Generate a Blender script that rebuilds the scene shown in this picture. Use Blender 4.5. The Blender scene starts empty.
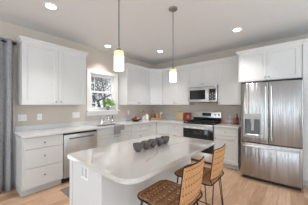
import bpy, bmesh, math, random
from mathutils import Vector, Matrix
R = math.radians
random.seed(7)
S = bpy.context.scene
COL = S.collection

# ------------------------------------------------------------------ camera
YAW = 39.9
FPX = 163.9
cam_d = bpy.data.cameras.new('camera')
cam_d.sensor_fit = 'HORIZONTAL'
cam_d.sensor_width = 36.0
cam_d.lens = 36.0 * FPX / 308.0
cam_d.shift_y = 2.3 / 308.0
cam_d.clip_start = 0.02
cam = bpy.data.objects.new('camera', cam_d)
COL.objects.link(cam)
cam.location = (0, 0, 1.37)
cam.rotation_euler = (R(90), 0, R(YAW - 90))
S.camera = cam

# ------------------------------------------------------------------ world
W = bpy.data.worlds.new('overcast_sky')
S.world = W
W.use_nodes = True
wn = W.node_tree
bg = wn.nodes['Background']
bg.inputs[0].default_value = (0.93, 0.97, 1.0, 1)
bg.inputs[1].default_value = 1.4

# ------------------------------------------------------------------ large lights (daylight at the openings and an added ceiling fill)
def area_light(name, loc, rot, sx, sy, energy, color):
    l = bpy.data.lights.new(name, 'AREA')
    l.shape = 'RECTANGLE'
    l.size, l.size_y = sx, sy
    l.energy, l.color = energy, color
    o = bpy.data.objects.new(name, l)
    COL.objects.link(o)
    o.location, o.rotation_euler = loc, rot
    return o
# lamps at the unseen rear windows, at added side openings, and the patio door
DAY = (0.76, 0.895, 1.0)
REAR = [-1.9, -0.75, 0.4, 1.55, 2.7]  # unseen rear windows, count and gaps chosen for streaks on the refrigerator
for _y in REAR:
    area_light('daylight_rear', (-3.42, _y, 1.35), (0, R(-100), 0), 2.1, 0.62, 18, DAY)
# added upward fill that brightens the ceiling, set at unseen side openings
for _x in (-1.2, 0.6, 2.4):
    area_light('ceiling_fill', (_x, -3.44, 1.2), (R(158), 0, 0), 1.3, 1.5, 58, (0.74, 0.89, 1.0))
area_light('daylight_patio', (-0.5, 3.78, 1.05), (R(-90), 0, 0), 1.6, 1.9, 20, DAY)
# ------------------------------------------------------------------ exposure
S.view_settings.view_transform = 'Standard'
S.view_settings.look = 'None'
S.view_settings.gamma = 1.0
S.view_settings.use_curve_mapping = False
S.view_settings.exposure = 0.0

# ------------------------------------------------------------------ materials
MATS = {}
def srgb(r, g, b):
    f = lambda c: c / 12.92 if c <= 0.04045 else ((c + 0.055) / 1.055) ** 2.4
    return (f(r / 255), f(g / 255), f(b / 255), 1)

def mat(name, col, rough=0.5, metal=0.0, var=0.04, scale=12.0, bump=0.0, bscale=60.0, emit=None, stretch=None,
        coat=0.0, tangent=None, aniso=0.85):
    m = bpy.data.materials.new(name)
    m.use_nodes = True
    nt = m.node_tree
    b = nt.nodes['Principled BSDF']
    b.inputs['Roughness'].default_value = rough
    b.inputs['Metallic'].default_value = metal
    b.inputs['Coat Weight'].default_value = coat
    tc = nt.nodes.new('ShaderNodeTexCoord')
    mp = nt.nodes.new('ShaderNodeMapping')
    nt.links.new(tc.outputs['Object'], mp.inputs[0])
    if stretch:
        mp.inputs['Scale'].default_value = stretch
    n = nt.nodes.new('ShaderNodeTexNoise')
    n.inputs['Scale'].default_value = scale
    n.inputs['Detail'].default_value = 4
    nt.links.new(mp.outputs[0], n.inputs['Vector'])
    mx = nt.nodes.new('ShaderNodeMix')
    mx.data_type = 'RGBA'
    c = col
    mx.inputs['A'].default_value = (c[0] * (1 - var), c[1] * (1 - var), c[2] * (1 - var), 1)
    mx.inputs['B'].default_value = (min(1, c[0] * (1 + var)), min(1, c[1] * (1 + var)), min(1, c[2] * (1 + var)), 1)
    nt.links.new(n.outputs['Fac'], mx.inputs['Factor'])
    nt.links.new(mx.outputs['Result'], b.inputs['Base Color'])
    if bump:
        n2 = nt.nodes.new('ShaderNodeTexNoise')
        n2.inputs['Scale'].default_value = bscale
        n2.inputs['Detail'].default_value = 2
        nt.links.new(mp.outputs[0], n2.inputs['Vector'])
        bp = nt.nodes.new('ShaderNodeBump')
        bp.inputs['Strength'].default_value = bump
        bp.inputs['Distance'].default_value = 0.01
        nt.links.new(n2.outputs['Fac'], bp.inputs['Height'])
        nt.links.new(bp.outputs[0], b.inputs['Normal'])
    if tangent:
        cv = nt.nodes.new('ShaderNodeCombineXYZ')
        for k in range(3):
            cv.inputs[k].default_value = tangent[k]
        nt.links.new(cv.outputs[0], b.inputs['Tangent'])
        b.inputs['Anisotropic'].default_value = aniso
    if emit:
        b.inputs['Emission Color'].default_value = emit[0]
        b.inputs['Emission Strength'].default_value = emit[1]
    MATS[name] = m
    return m

mat('wall_paint', srgb(203, 192, 180), 0.75, var=0.02)
mat('ceiling_paint', srgb(232, 231, 230), 0.8, var=0.015)
mat('white_cabinet', srgb(214, 213, 211), 0.42, var=0.012)
mat('white_trim', srgb(238, 237, 236), 0.4, var=0.01)
mat('toe_kick_paint', srgb(200, 199, 197), 0.6)  # toe kicks, slightly greyer than the cabinet white
mat('quartz', srgb(216, 214, 212), 0.16, var=0.02, scale=5, coat=0.3)
mat('steel', srgb(222, 221, 220), 0.34, 1.0, var=0.05, scale=4, bump=0.25, bscale=3.0, stretch=(6, 6, 0.35), tangent=(0, 0, 1))
mat('steel_flat', srgb(212, 211, 210), 0.34, 1.0, var=0.05, scale=20, stretch=(1, 1, 12))
mat('fridge_steel', srgb(172, 171, 171), 0.24, 1.0, var=0.05, scale=3, bump=0.9, bscale=2.4, stretch=(5.5, 5.5, 0.3), tangent=(0, 0, 1), aniso=0.95)
mat('chrome', srgb(215, 215, 215), 0.12, 1.0, var=0.02)
mat('nickel', srgb(165, 160, 154), 0.3, 1.0, var=0.03)
mat('black_glass', srgb(20, 20, 21), 0.12, 0.0, var=0.05, coat=0.15)
mat('black_plastic', srgb(26, 26, 27), 0.4, var=0.05)
mat('dark_metal', srgb(34, 31, 29), 0.4, 0.6, var=0.05)
mat('cast_iron', srgb(34, 34, 35), 0.55, 0.2, var=0.1)
mat('dark_grey_plastic', srgb(92, 92, 95), 0.4, var=0.04)
mat('mid_grey_plastic', srgb(122, 122, 126), 0.35, var=0.03)
mat('silver_plastic', srgb(168, 167, 167), 0.4, 0.3, var=0.03)
mat('light_grey_plastic', srgb(188, 188, 190), 0.4, var=0.03)
mat('curtain_plain', srgb(128, 128, 130), 0.9, var=0.08, scale=30, bump=0.2, bscale=300)
mat('sink_steel', srgb(84, 83, 82), 0.45, 1.0, var=0.05)
mat('rattan', srgb(202, 152, 103), 0.5, var=0.22, scale=38, bump=0.5, bscale=90)
mat('rattan_seat', srgb(170, 120, 76), 0.5, var=0.3, scale=38, bump=0.5, bscale=90)
mat('rattan_dark', srgb(140, 92, 54), 0.6, var=0.3, scale=38, bump=0.5, bscale=90)
mat('stoneware', srgb(106, 97, 95), 0.28, 0.3, var=0.25, scale=30, bump=0.5, bscale=55)
mat('white_ceramic', srgb(236, 232, 226), 0.25, var=0.02)
mat('wood_tan', srgb(172, 128, 90), 0.5, var=0.15, scale=14, stretch=(1, 8, 8))
mat('wood_pale', srgb(222, 188, 146), 0.5, var=0.1, scale=14, stretch=(8, 1, 1))
mat('wood_brown', srgb(150, 96, 58), 0.5, var=0.2, scale=14, stretch=(1, 8, 8))
mat('apple_red', srgb(150, 34, 30), 0.3, var=0.3, scale=20)
mat('pear_yellow', srgb(212, 170, 96), 0.4, var=0.15, scale=20)
mat('peach', srgb(205, 120, 76), 0.5, var=0.25, scale=20)
mat('book_red', srgb(140, 52, 50), 0.5, var=0.15, scale=30)
mat('book_brown', srgb(120, 70, 40), 0.5, var=0.2, scale=30)
mat('paper', srgb(232, 222, 206), 0.8, var=0.05)
mat('amber_glass', srgb(150, 92, 36), 0.15, var=0.2, coat=0.5)
mat('wine_glass_red', srgb(70, 24, 26), 0.12, var=0.1, coat=0.5)
mat('leaf_green', srgb(146, 186, 98), 0.5, var=0.4, scale=25)
mat('pot_grey', srgb(150, 146, 142), 0.6, var=0.1)
mat('soil', srgb(60, 45, 35), 0.9, var=0.3, scale=80)
mat('towel_grey', srgb(150, 148, 148), 0.95, var=0.12, scale=60, bump=0.4, bscale=200)
mat('mat_grey', srgb(120, 110, 104), 0.95, var=0.2, scale=80, bump=0.3, bscale=200)
mat('bark', srgb(92, 86, 83), 0.9, var=0.35, scale=8, bump=0.5, bscale=25)
mat('spruce', srgb(62, 70, 66), 0.9, var=0.5, scale=9)
mat('snow', srgb(240, 243, 248), 0.9, var=0.04, scale=2)
mat('hedge_far', srgb(150, 150, 152), 0.9, var=0.3, scale=3)
mat('lamp_cord', srgb(120, 118, 116), 0.4, 0.6)
mat('lens_glow', (1, 1, 1, 1), 0.5, emit=((1.0, 0.93, 0.84, 1), 6.0))
mat('shade_glow', (1, 0.95, 0.9, 1), 0.3, emit=((1.0, 0.92, 0.80, 1), 1.9))
mat('shade_amber', srgb(240, 200, 150), 0.3, emit=((1.0, 0.66, 0.36, 1), 0.55))
mat('led_white', (0.9, 0.9, 0.9, 1), 0.5, emit=((0.8, 0.9, 1.0, 1), 0.6))

def snowy(name):
    nt = MATS[name].node_tree
    b = nt.nodes['Principled BSDF']
    base = b.inputs['Base Color'].links[0].from_socket
    ge = nt.nodes.new('ShaderNodeNewGeometry')
    sp = nt.nodes.new('ShaderNodeSeparateXYZ')
    nt.links.new(ge.outputs['Normal'], sp.inputs[0])
    rp = nt.nodes.new('ShaderNodeValToRGB')
    rp.color_ramp.elements[0].position = 0.45
    rp.color_ramp.elements[1].position = 0.7
    nt.links.new(sp.outputs['Z'], rp.inputs[0])
    mx = nt.nodes.new('ShaderNodeMix')
    mx.data_type = 'RGBA'
    nt.links.new(rp.outputs[0], mx.inputs['Factor'])
    nt.links.new(base, mx.inputs['A'])
    mx.inputs['B'].default_value = srgb(238, 241, 246)
    nt.links.new(mx.outputs['Result'], b.inputs['Base Color'])
snowy('bark')
snowy('spruce')

def glass_mat():
    m = bpy.data.materials.new('window_glass')
    m.use_nodes = True
    nt = m.node_tree
    nt.nodes.clear()
    out = nt.nodes.new('ShaderNodeOutputMaterial')
    mx = nt.nodes.new('ShaderNodeMixShader')
    tr = nt.nodes.new('ShaderNodeBsdfTransparent')
    gl = nt.nodes.new('ShaderNodeBsdfGlossy')
    gl.inputs['Roughness'].default_value = 0.02
    fr = nt.nodes.new('ShaderNodeFresnel')
    fr.inputs[0].default_value = 1.45
    nt.links.new(fr.outputs[0], mx.inputs[0])
    nt.links.new(tr.outputs[0], mx.inputs[1])
    nt.links.new(gl.outputs[0], mx.inputs[2])
    nt.links.new(mx.outputs[0], out.inputs[0])
    MATS['window_glass'] = m
glass_mat()

def floor_mat():
    m = mat('oak_planks', srgb(178, 145, 116), 0.36, var=0.05)
    nt = m.node_tree
    b = nt.nodes['Principled BSDF']
    tc = nt.nodes.new('ShaderNodeTexCoord')
    br = nt.nodes.new('ShaderNodeTexBrick')
    br.offset = 0.37
    br.inputs['Scale'].default_value = 1.0
    br.inputs['Brick Width'].default_value = 1.25
    br.inputs['Row Height'].default_value = 0.15
    br.inputs['Mortar Size'].default_value = 0.0012
    br.inputs['Mortar Smooth'].default_value = 0.3
    br.inputs['Bias'].default_value = 0.0
    br.inputs['Color1'].default_value = srgb(208, 174, 146)
    br.inputs['Color2'].default_value = srgb(172, 136, 107)
    br.inputs['Mortar'].default_value = srgb(128, 99, 78)
    nt.links.new(tc.outputs['Object'], br.inputs['Vector'])
    mp = nt.nodes.new('ShaderNodeMapping')
    mp.inputs['Scale'].default_value = (1.6, 22, 1)
    nt.links.new(tc.outputs['Object'], mp.inputs[0])
    n = nt.nodes.new('ShaderNodeTexNoise')
    n.inputs['Scale'].default_value = 2.0
    n.inputs['Detail'].default_value = 6
    n.inputs['Distortion'].default_value = 0.6
    nt.links.new(mp.outputs[0], n.inputs['Vector'])
    rp = nt.nodes.new('ShaderNodeValToRGB')
    rp.color_ramp.elements[0].position = 0.3
    rp.color_ramp.elements[0].color = (0.78, 0.74, 0.70, 1)
    rp.color_ramp.elements[1].position = 0.68
    rp.color_ramp.elements[1].color = (1.08, 1.08, 1.08, 1)
    nt.links.new(n.outputs['Fac'], rp.inputs[0])
    mx = nt.nodes.new('ShaderNodeMix')
    mx.data_type = 'RGBA'
    mx.blend_type = 'MULTIPLY'
    mx.inputs['Factor'].default_value = 1.0
    nt.links.new(br.outputs['Color'], mx.inputs['A'])
    nt.links.new(rp.outputs[0], mx.inputs['B'])
    nt.links.new(mx.outputs['Result'], b.inputs['Base Color'])
floor_mat()

def veined_quartz():
    m = mat('veined_quartz', srgb(206, 200, 195), 0.10, var=0.02, scale=4, coat=0.8)
    nt = m.node_tree
    b = nt.nodes['Principled BSDF']
    base = b.inputs['Base Color'].links[0].from_socket
    tc = nt.nodes.new('ShaderNodeTexCoord')
    nz = nt.nodes.new('ShaderNodeTexNoise')
    nz.inputs['Scale'].default_value = 9
    nz.inputs['Detail'].default_value = 5
    nt.links.new(tc.outputs['Object'], nz.inputs['Vector'])
    def vm(op, *ins):
        v = nt.nodes.new('ShaderNodeVectorMath')
        v.operation = op
        for i, x in enumerate(ins):
            if isinstance(x, (tuple, list)):
                v.inputs[i].default_value = x
            elif isinstance(x, float):
                v.inputs['Scale'].default_value = x
            else:
                nt.links.new(x, v.inputs[i])
        return v
    def ma(op, a, c=None, clamp=False):
        v = nt.nodes.new('ShaderNodeMath')
        v.operation = op
        v.use_clamp = clamp
        for i, x in enumerate((a, c)):
            if x is None:
                continue
            if isinstance(x, (int, float)):
                v.inputs[i].default_value = x
            else:
                nt.links.new(x, v.inputs[i])
        return v.outputs[0]
    off = vm('SCALE', vm('SUBTRACT', nz.outputs['Color'], (0.5, 0.5, 0.5)).outputs[0], 0.055)
    off.inputs['Scale'].default_value = 0.04
    P = vm('MULTIPLY', vm('ADD', tc.outputs['Object'], off.outputs[0]).outputs[0], (1, 1, 0)).outputs[0]
    def seg(a, c):
        a = Vector((a[0], a[1], 0)); c = Vector((c[0], c[1], 0))
        ba = c - a
        pa = vm('SUBTRACT', P, tuple(a)).outputs[0]
        d = vm('DOT_PRODUCT', pa, tuple(ba)).outputs['Value']
        h = ma('DIVIDE', d, ba.dot(ba), True)
        cv = nt.nodes.new('ShaderNodeCombineXYZ')
        for k in range(2):
            nt.links.new(ma('MULTIPLY', h, ba[k]), cv.inputs[k])
        return vm('LENGTH', vm('SUBTRACT', pa, cv.outputs[0]).outputs[0]).outputs['Value']
    def chain(pts, w, dark):
        d = None
        for a, c in zip(pts, pts[1:]):
            s_ = seg(a, c)
            d = s_ if d is None else ma('MINIMUM', d, s_)
        k = ma('SUBTRACT', 1.0, ma('DIVIDE', d, w, True))
        return ma('MULTIPLY', k, dark)
    k = chain([(0.97, 0.90), (1.10, 0.92), (1.21, 0.97), (1.29, 1.04), (1.43, 1.05), (1.57, 1.05), (1.81, 0.99), (2.10, 0.80)], 0.013, 0.62)
    k2 = chain([(0.63, 1.42), (0.85, 1.33), (1.05, 1.36), (1.4, 1.52)], 0.012, 0.15)
    k = ma('MAXIMUM', k, k2)
    mx = nt.nodes.new('ShaderNodeMix')
    mx.data_type = 'RGBA'
    nt.links.new(k, mx.inputs['Factor'])
    nt.links.new(base, mx.inputs['A'])
    mx.inputs['B'].default_value = srgb(138, 132, 130)
    nt.links.new(mx.outputs['Result'], b.inputs['Base Color'])
veined_quartz()

def curtain_mat():
    m = mat('curtain_pattern', srgb(152, 152, 155), 0.9, var=0.06, scale=30, bump=0.2, bscale=300)
    nt = m.node_tree
    b = nt.nodes['Principled BSDF']
    base = b.inputs['Base Color'].links[0].from_socket
    tc = nt.nodes.new('ShaderNodeTexCoord')
    vo = nt.nodes.new('ShaderNodeTexVoronoi')
    vo.inputs['Scale'].default_value = 26
    nt.links.new(tc.outputs['Object'], vo.inputs['Vector'])
    rp = nt.nodes.new('ShaderNodeValToRGB')
    rp.color_ramp.elements[0].position = 0.25
    rp.color_ramp.elements[0].color = (0.90, 0.90, 0.90, 1)
    rp.color_ramp.elements[1].position = 0.5
    rp.color_ramp.elements[1].color = (1.04, 1.04, 1.04, 1)
    nt.links.new(vo.outputs['Distance'], rp.inputs[0])
    mx = nt.nodes.new('ShaderNodeMix')
    mx.data_type = 'RGBA'
    mx.blend_type = 'MULTIPLY'
    mx.inputs['Factor'].default_value = 1
    nt.links.new(base, mx.inputs['A'])
    nt.links.new(rp.outputs[0], mx.inputs['B'])
    nt.links.new(mx.outputs['Result'], b.inputs['Base Color'])
curtain_mat()

# ------------------------------------------------------------------ mesh builder
class MB:
    def __init__(s):
        s.bm = bmesh.new()
    def box(s, x0, x1, y0, y1, z0, z1, bev=0.0, seg=2):
        bm = bmesh.new() if bev else s.bm
        r = bmesh.ops.create_cube(bm, size=1.0)
        for v in r['verts']:
            v.co = Vector((x0 + (v.co.x + .5) * (x1 - x0), y0 + (v.co.y + .5) * (y1 - y0), z0 + (v.co.z + .5) * (z1 - z0)))
        if bev:
            bmesh.ops.bevel(bm, geom=list(bm.edges), offset=bev, segments=seg, affect='EDGES', profile=0.5)
            s.merge(bm)
        return s
    def merge(s, bm):
        me = bpy.data.meshes.new('tmp')
        bm.to_mesh(me)
        bm.free()
        s.bm.from_mesh(me)
        bpy.data.meshes.remove(me)
    def faces(s, verts, fs):
        vs = [s.bm.verts.new(v) for v in verts]
        for f in fs:
            try:
                s.bm.faces.new([vs[i] for i in f])
            except ValueError:
                pass
        return s
    def prism(s, poly, z0, z1):
        n = len(poly)
        v = [(p[0], p[1], z0) for p in poly] + [(p[0], p[1], z1) for p in poly]
        f = [list(range(n))[::-1], list(range(n, 2 * n))] + [[i, (i + 1) % n, n + (i + 1) % n, n + i] for i in range(n)]
        return s.faces(v, f)
    def tube(s, pts, r, seg=10, closed=False, r2=None):
        pts = [Vector(p) for p in pts]
        n = len(pts)
        rings = []
        up = None
        for i, p in enumerate(pts):
            if closed:
                t = (pts[(i + 1) % n] - pts[i - 1])
            else:
                t = pts[min(i + 1, n - 1)] - pts[max(i - 1, 0)]
            t.normalize()
            if up is None:
                a = Vector((0, 0, 1)) if abs(t.z) < 0.9 else Vector((1, 0, 0))
            else:
                a = up
            u = (a - t * a.dot(t))
            if u.length < 1e-5:
                u = t.orthogonal()
            u.normalize()
            up = u
            w = t.cross(u)
            rr = r if r2 is None else r + (r2 - r) * i / max(1, n - 1)
            rings.append([s.bm.verts.new(p + (u * math.cos(k * 2 * math.pi / seg) + w * math.sin(k * 2 * math.pi / seg)) * rr) for k in range(seg)])
        for i in range(n if closed else n - 1):
            A, B = rings[i], rings[(i + 1) % n]
            for k in range(seg):
                s.bm.faces.new((A[k], A[(k + 1) % seg], B[(k + 1) % seg], B[k]))
        if not closed:
            s.bm.faces.new(rings[0][::-1])
            s.bm.faces.new(rings[-1])
        return s
    def cyl(s, p0, p1, r, r2=None, seg=20):
        return s.tube([p0, p1], r, seg, r2=r2)
    def lathe(s, prof, c=(0, 0, 0), seg=28, axis='Z'):
        rings = []
        for (r, z) in prof:
            ring = []
            for k in range(seg):
                a = 2 * math.pi * k / seg
                if axis == 'Z':
                    p = (r * math.cos(a), r * math.sin(a), z)
                else:
                    p = (r * math.cos(a), -z, r * math.sin(a))
                ring.append(s.bm.verts.new((c[0] + p[0], c[1] + p[1], c[2] + p[2])))
            rings.append(ring)
        for A, B in zip(rings, rings[1:]):
            for k in range(seg):
                s.bm.faces.new((A[k], A[(k + 1) % seg], B[(k + 1) % seg], B[k]))
        s.bm.faces.new(rings[0][::-1])
        s.bm.faces.new(rings[-1])
        return s
    def ball(s, c, r, sc=(1, 1, 1), seg=16):
        bm = bmesh.new()
        bmesh.ops.create_uvsphere(bm, u_segments=seg, v_segments=seg // 2 + 2, radius=r)
        for v in bm.verts:
            v.co = Vector((v.co.x * sc[0] + c[0], v.co.y * sc[1] + c[1], v.co.z * sc[2] + c[2]))
        s.merge(bm)
        return s
    def front(s, x0, x1, z0, z1, y=0.0, t=0.02, rail=0.06, rec=0.009):
        """shaker door: frame with a recessed centre panel, facing -y"""
        f, b, p = y - t, y, y - t + rec
        e = 0.002
        def rect(a0, a1, c0, c1, yy):
            return [(a0, yy, c0), (a1, yy, c0), (a1, yy, c1), (a0, yy, c1)]
        v = (rect(x0, x1, z0, z1, b) + rect(x0, x1, z0, z1, f + e) + rect(x0 + e, x1 - e, z0 + e, z1 - e, f)
             + rect(x0 + rail, x1 - rail, z0 + rail, z1 - rail, f)
             + rect(x0 + rail + .006, x1 - rail - .006, z0 + rail + .006, z1 - rail - .006, p))
        fs = [[3, 2, 1, 0]]
        for L in range(4):
            for i in range(4):
                j = (i + 1) % 4
                fs.append([L * 4 + i, L * 4 + j, L * 4 + 4 + j, L * 4 + 4 + i])
        fs.append([16, 17, 18, 19])
        return s.faces(v, fs)
    def grid_slab(s, xs, ys, keep, z0, z1):
        V = {}
        def v(i, j, z):
            k = (i, j, z)
            if k not in V:
                V[k] = s.bm.verts.new((xs[i], ys[j], z))
            return V[k]
        nx, ny = len(xs) - 1, len(ys) - 1
        kp = lambda i, j: 0 <= i < nx and 0 <= j < ny and keep(i, j)
        for i in range(nx):
            for j in range(ny):
                if not kp(i, j):
                    continue
                s.bm.faces.new((v(i, j, z1), v(i + 1, j, z1), v(i + 1, j + 1, z1), v(i, j + 1, z1)))
                s.bm.faces.new((v(i, j, z0), v(i, j + 1, z0), v(i + 1, j + 1, z0), v(i + 1, j, z0)))
                for (di, dj, a, c) in ((-1, 0, (i, j + 1), (i, j)), (1, 0, (i + 1, j), (i + 1, j + 1)), (0, -1, (i, j), (i + 1, j)), (0, 1, (i + 1, j + 1), (i, j + 1))):
                    if not kp(i + di, j + dj):
                        s.bm.faces.new((v(*a, z0), v(*c, z0), v(*c, z1), v(*a, z1)))
        return s
    def rot(s, M):
        bmesh.ops.transform(s.bm, matrix=M, verts=s.bm.verts)
        return s

XF = {}
def link(name, mb, m, M=None, smooth=True):
    if M is not None:
        bmesh.ops.transform(mb.bm, matrix=M, verts=mb.bm.verts)
    bmesh.ops.recalc_face_normals(mb.bm, faces=mb.bm.faces)
    me = bpy.data.meshes.new(name)
    mb.bm.to_mesh(me)
    mb.bm.free()
    for mm in (m if isinstance(m, list) else [m]):
        me.materials.append(MATS[mm])
    if smooth:
        for p in me.polygons:
            p.use_smooth = True
        me.set_sharp_from_angle(angle=R(32))
    o = bpy.data.objects.new(name, me)
    COL.objects.link(o)
    return o

def thing(name, label, cat, loc=(0, 0, 0), rz=0.0, group=None):
    o = bpy.data.objects.new(name, None)
    o.empty_display_size = 0.1
    COL.objects.link(o)
    o.location = loc
    o.rotation_euler = (0, 0, rz)
    o['label'], o['category'] = label, cat
    if group:
        o['group'] = group
    XF[o.name] = (Matrix.Translation(loc) @ Matrix.Rotation(rz, 4, 'Z')).inverted()
    return o
def part(name, mb, m, parent, world=False, label=None):
    root = parent
    while root.parent:
        root = root.parent
    o = link(name, mb, m, XF[root.name] if world else None)
    o.parent = parent
    if label:
        o['label'] = label
    return o
def solo(name, mb, m, label, cat, loc=(0, 0, 0), group=None, rz=0.0):
    """a thing that is one mesh; mb is in world coordinates"""
    M = Matrix.Translation(loc) @ Matrix.Rotation(rz, 4, 'Z')
    o = link(name, mb, m, M.inverted())
    o.location = loc
    o.rotation_euler = (0, 0, rz)
    o['label'], o['category'] = label, cat
    if group:
        o['group'] = group
    XF[o.name] = M.inverted()
    return o
def struct(name, mb, m, label, cat, parent=None):
    o = link(name, mb, m)
    o['kind'] = 'structure'
    if parent:
        o.parent = parent
    else:
        o['label'], o['category'] = label, cat
        XF[o.name] = Matrix.Identity(4)
    return o

# ------------------------------------------------------------------ room shell
WY, RX, CZ = 3.62, 4.32, 2.74       # window wall, range wall, ceiling
BX, BY = -3.5, -3.5                 # unseen rear walls, whitened to brighten reflections in the steel
T = 0.14
struct('floor', MB().box(BX - T, RX + T, BY - T, WY + T, -0.12, 0), 'oak_planks', 'light brown oak plank floor of the kitchen', 'floor')
struct('ceiling', MB().box(BX - T, RX + T, BY - T, WY + T, CZ, CZ + .1), 'ceiling_paint', 'smooth pale grey-white ceiling with recessed lights', 'ceiling')
WX0, WX1, WZ0, WZ1 = 1.98, 2.71, 1.235, 2.13     # window opening
DX0, DX1, DZ = -1.35, 0.53, 2.06                 # patio door opening
def wall_xz(name, xs, zs, keep, y0, y1, label):
    mb = MB().grid_slab(xs, zs, keep, y0, y1)
    # grid is x,z with thickness y
    for v in mb.bm.verts:
        v.co = Vector((v.co.x, v.co.z, v.co.y))
    return struct(name, mb, 'wall_paint' if name == 'wall_left' else 'white_trim', label, 'wall')
wall_xz('wall_left', [BX - T, DX0, DX1, WX0, WX1, RX + T], [0, DZ, WZ0, WZ1, CZ][0:1] + sorted([DZ, WZ0, WZ1]) + [CZ],
        lambda i, j: not ((i == 1 and j <= 1) or (i == 3 and j in (1, 2))), WY + .0015, WY + T, 'warm beige wall with the window over the sink')
struct('wall_right', MB().box(RX + .0015, RX + T, BY, WY, 0, CZ), 'wall_paint', 'warm beige wall behind the range and refrigerator', 'wall')
def wall_yz(name, ys, zs, keep, x0, x1, label):
    mb = MB().grid_slab(ys, zs, keep, x0, x1)
    for v in mb.bm.verts:
        v.co = Vector((v.co.z, v.co.x, v.co.y))
    return struct(name, mb, 'wall_paint' if name == 'wall_left' else 'white_trim', label, 'wall')
wall_yz('wall_back', [BY] + sorted([q - .32 for q in REAR] + [q + .32 for q in REAR]) + [WY], [0, 0.3, 2.4, CZ], lambda i, j: not (j == 1 and i % 2 == 1), BX - T, BX,
        'unseen white wall behind the camera, five tall windows spaced for streaks on the refrigerator')
wall_xz('wall_front', [BX - T, -1.9, -0.5, -0.1, 1.3, 1.7, 3.1, RX + T], [0, 0.3, 2.4, CZ], lambda i, j: not (j == 1 and i in (1, 3, 5)), BY - T, BY,  # unseen wall, its openings put in to let light into the room
        'unseen white wall across the room with three tall openings added for light')

# window over the sink ------------------------------------------------------
Y0 = WY
win = struct('window_1', MB().grid_slab([WX0, WX0 + .035, WX1 - .035, WX1], [WZ0, WZ0 + .03, WZ1 - .03, WZ1], lambda i, j: not (i == 1 and j == 1), 0, 0.13)
             .rot(Matrix(((1, 0, 0, 0), (0, 0, 1, Y0 + .005), (0, 1, 0, 0), (0, 0, 0, 1)))), 'white_trim', 'white double-hung window above the sink', 'window')
def sash(name, z0, z1, y, w=0.045, mun=False):
    x0, x1 = WX0 + .035, WX1 - .035
    mb = MB().grid_slab([x0, x0 + w, x1 - w, x1], [z0, z0 + w, z1 - w, z1], lambda i, j: not (i == 1 and j == 1), 0, 0.03)
    mb.rot(Matrix(((1, 0, 0, 0), (0, 0, 1, y), (0, 1, 0, 0), (0, 0, 0, 1))))
    s_ = struct(name, mb, 'white_trim', None, None, win)
    struct('glass', MB().box(x0 + w, x1 - w, y + .013, y + .017, z0 + w, z1 - w), 'window_glass', None, None, s_)
    if mun:
        g = MB().box(x0 + w + .085, x0 + w + .10, y - .002, y + .012, z0 + w, z1 - w)
        struct('muntin', g, 'white_trim', None, None, s_)
        g = MB().box(x0 + w, x0 + w + .085, y - .002, y + .012, z0 + w + .19, z0 + w + .205)
        struct('muntin', g, 'white_trim', None, None, s_)
sash('upper_sash', 1.665, WZ1 - .03, Y0 + .075, mun=True)
sash('lower_sash', WZ0 + .03, 1.71, Y0 + .035)
# casing and sill
cz = .075
cas = MB().grid_slab([WX0 - cz, WX0, WX1, WX1 + cz], [WZ0 - .0, WZ1, WZ1 + cz], lambda i, j: not (i == 1 and j == 0), 0, .022)
cas.rot(Matrix(((1, 0, 0, 0), (0, 0, 1, WY - .022), (0, 1, 0, 0), (0, 0, 0, 1))))
struct('trim_1', cas, 'white_trim', 'white casing round the window over the sink', 'window trim')
sill = MB().box(WX0 - cz - .02, WX1 + cz, WY - .095, WY + .03, WZ0 - .035, WZ0, .006)
struct('trim_2', sill, 'white_trim', 'white sill board below the sink window', 'window sill')
struct('trim_3', MB().box(WX0 - cz, WX1 + cz, WY - .018, WY, WZ0 - .12, WZ0 - .035), 'white_trim', 'white apron board under the window sill', 'window trim')

# patio door behind the curtain ---------------------------------------------
fr = MB().grid_slab([DX0, DX0 + .06, -.44, -.38, DX1 - .06, DX1], [0, .06, DZ - .06, DZ], lambda i, j: not (i in (1, 3) and j == 1), 0, .1)
fr.rot(Matrix(((1, 0, 0, 0), (0, 0, 1, WY + .02), (0, 1, 0, 0), (0, 0, 0, 1))))
door = struct('door_1', fr, 'white_trim', 'white framed glass patio door behind the grey curtain', 'door')
for x0, x1 in ((DX0 + .06, -.44), (-.38, DX1 - .06)):
    struct('glass', MB().box(x0, x1, WY + .06, WY + .066, .06, DZ - .06), 'window_glass', None, None, door)
dc = MB().grid_slab([DX0 - .08, DX0, DX1, DX1 + .08], [0, DZ, DZ + .08], lambda i, j: not (i == 1 and j == 0), 0, .02)
dc.rot(Matrix(((1, 0, 0, 0), (0, 0, 1, WY - .02), (0, 1, 0, 0), (0, 0, 0, 1))))
struct('trim_4', dc, 'white_trim', 'white casing round the patio door', 'door trim')

# ------------------------------------------------------------------ outside
struct('snowy_ground', MB().box(-14, 26, WY + .5, 34, -0.9, -0.6), 'snow', 'snow-covered ground outside the window', 'ground')

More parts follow.
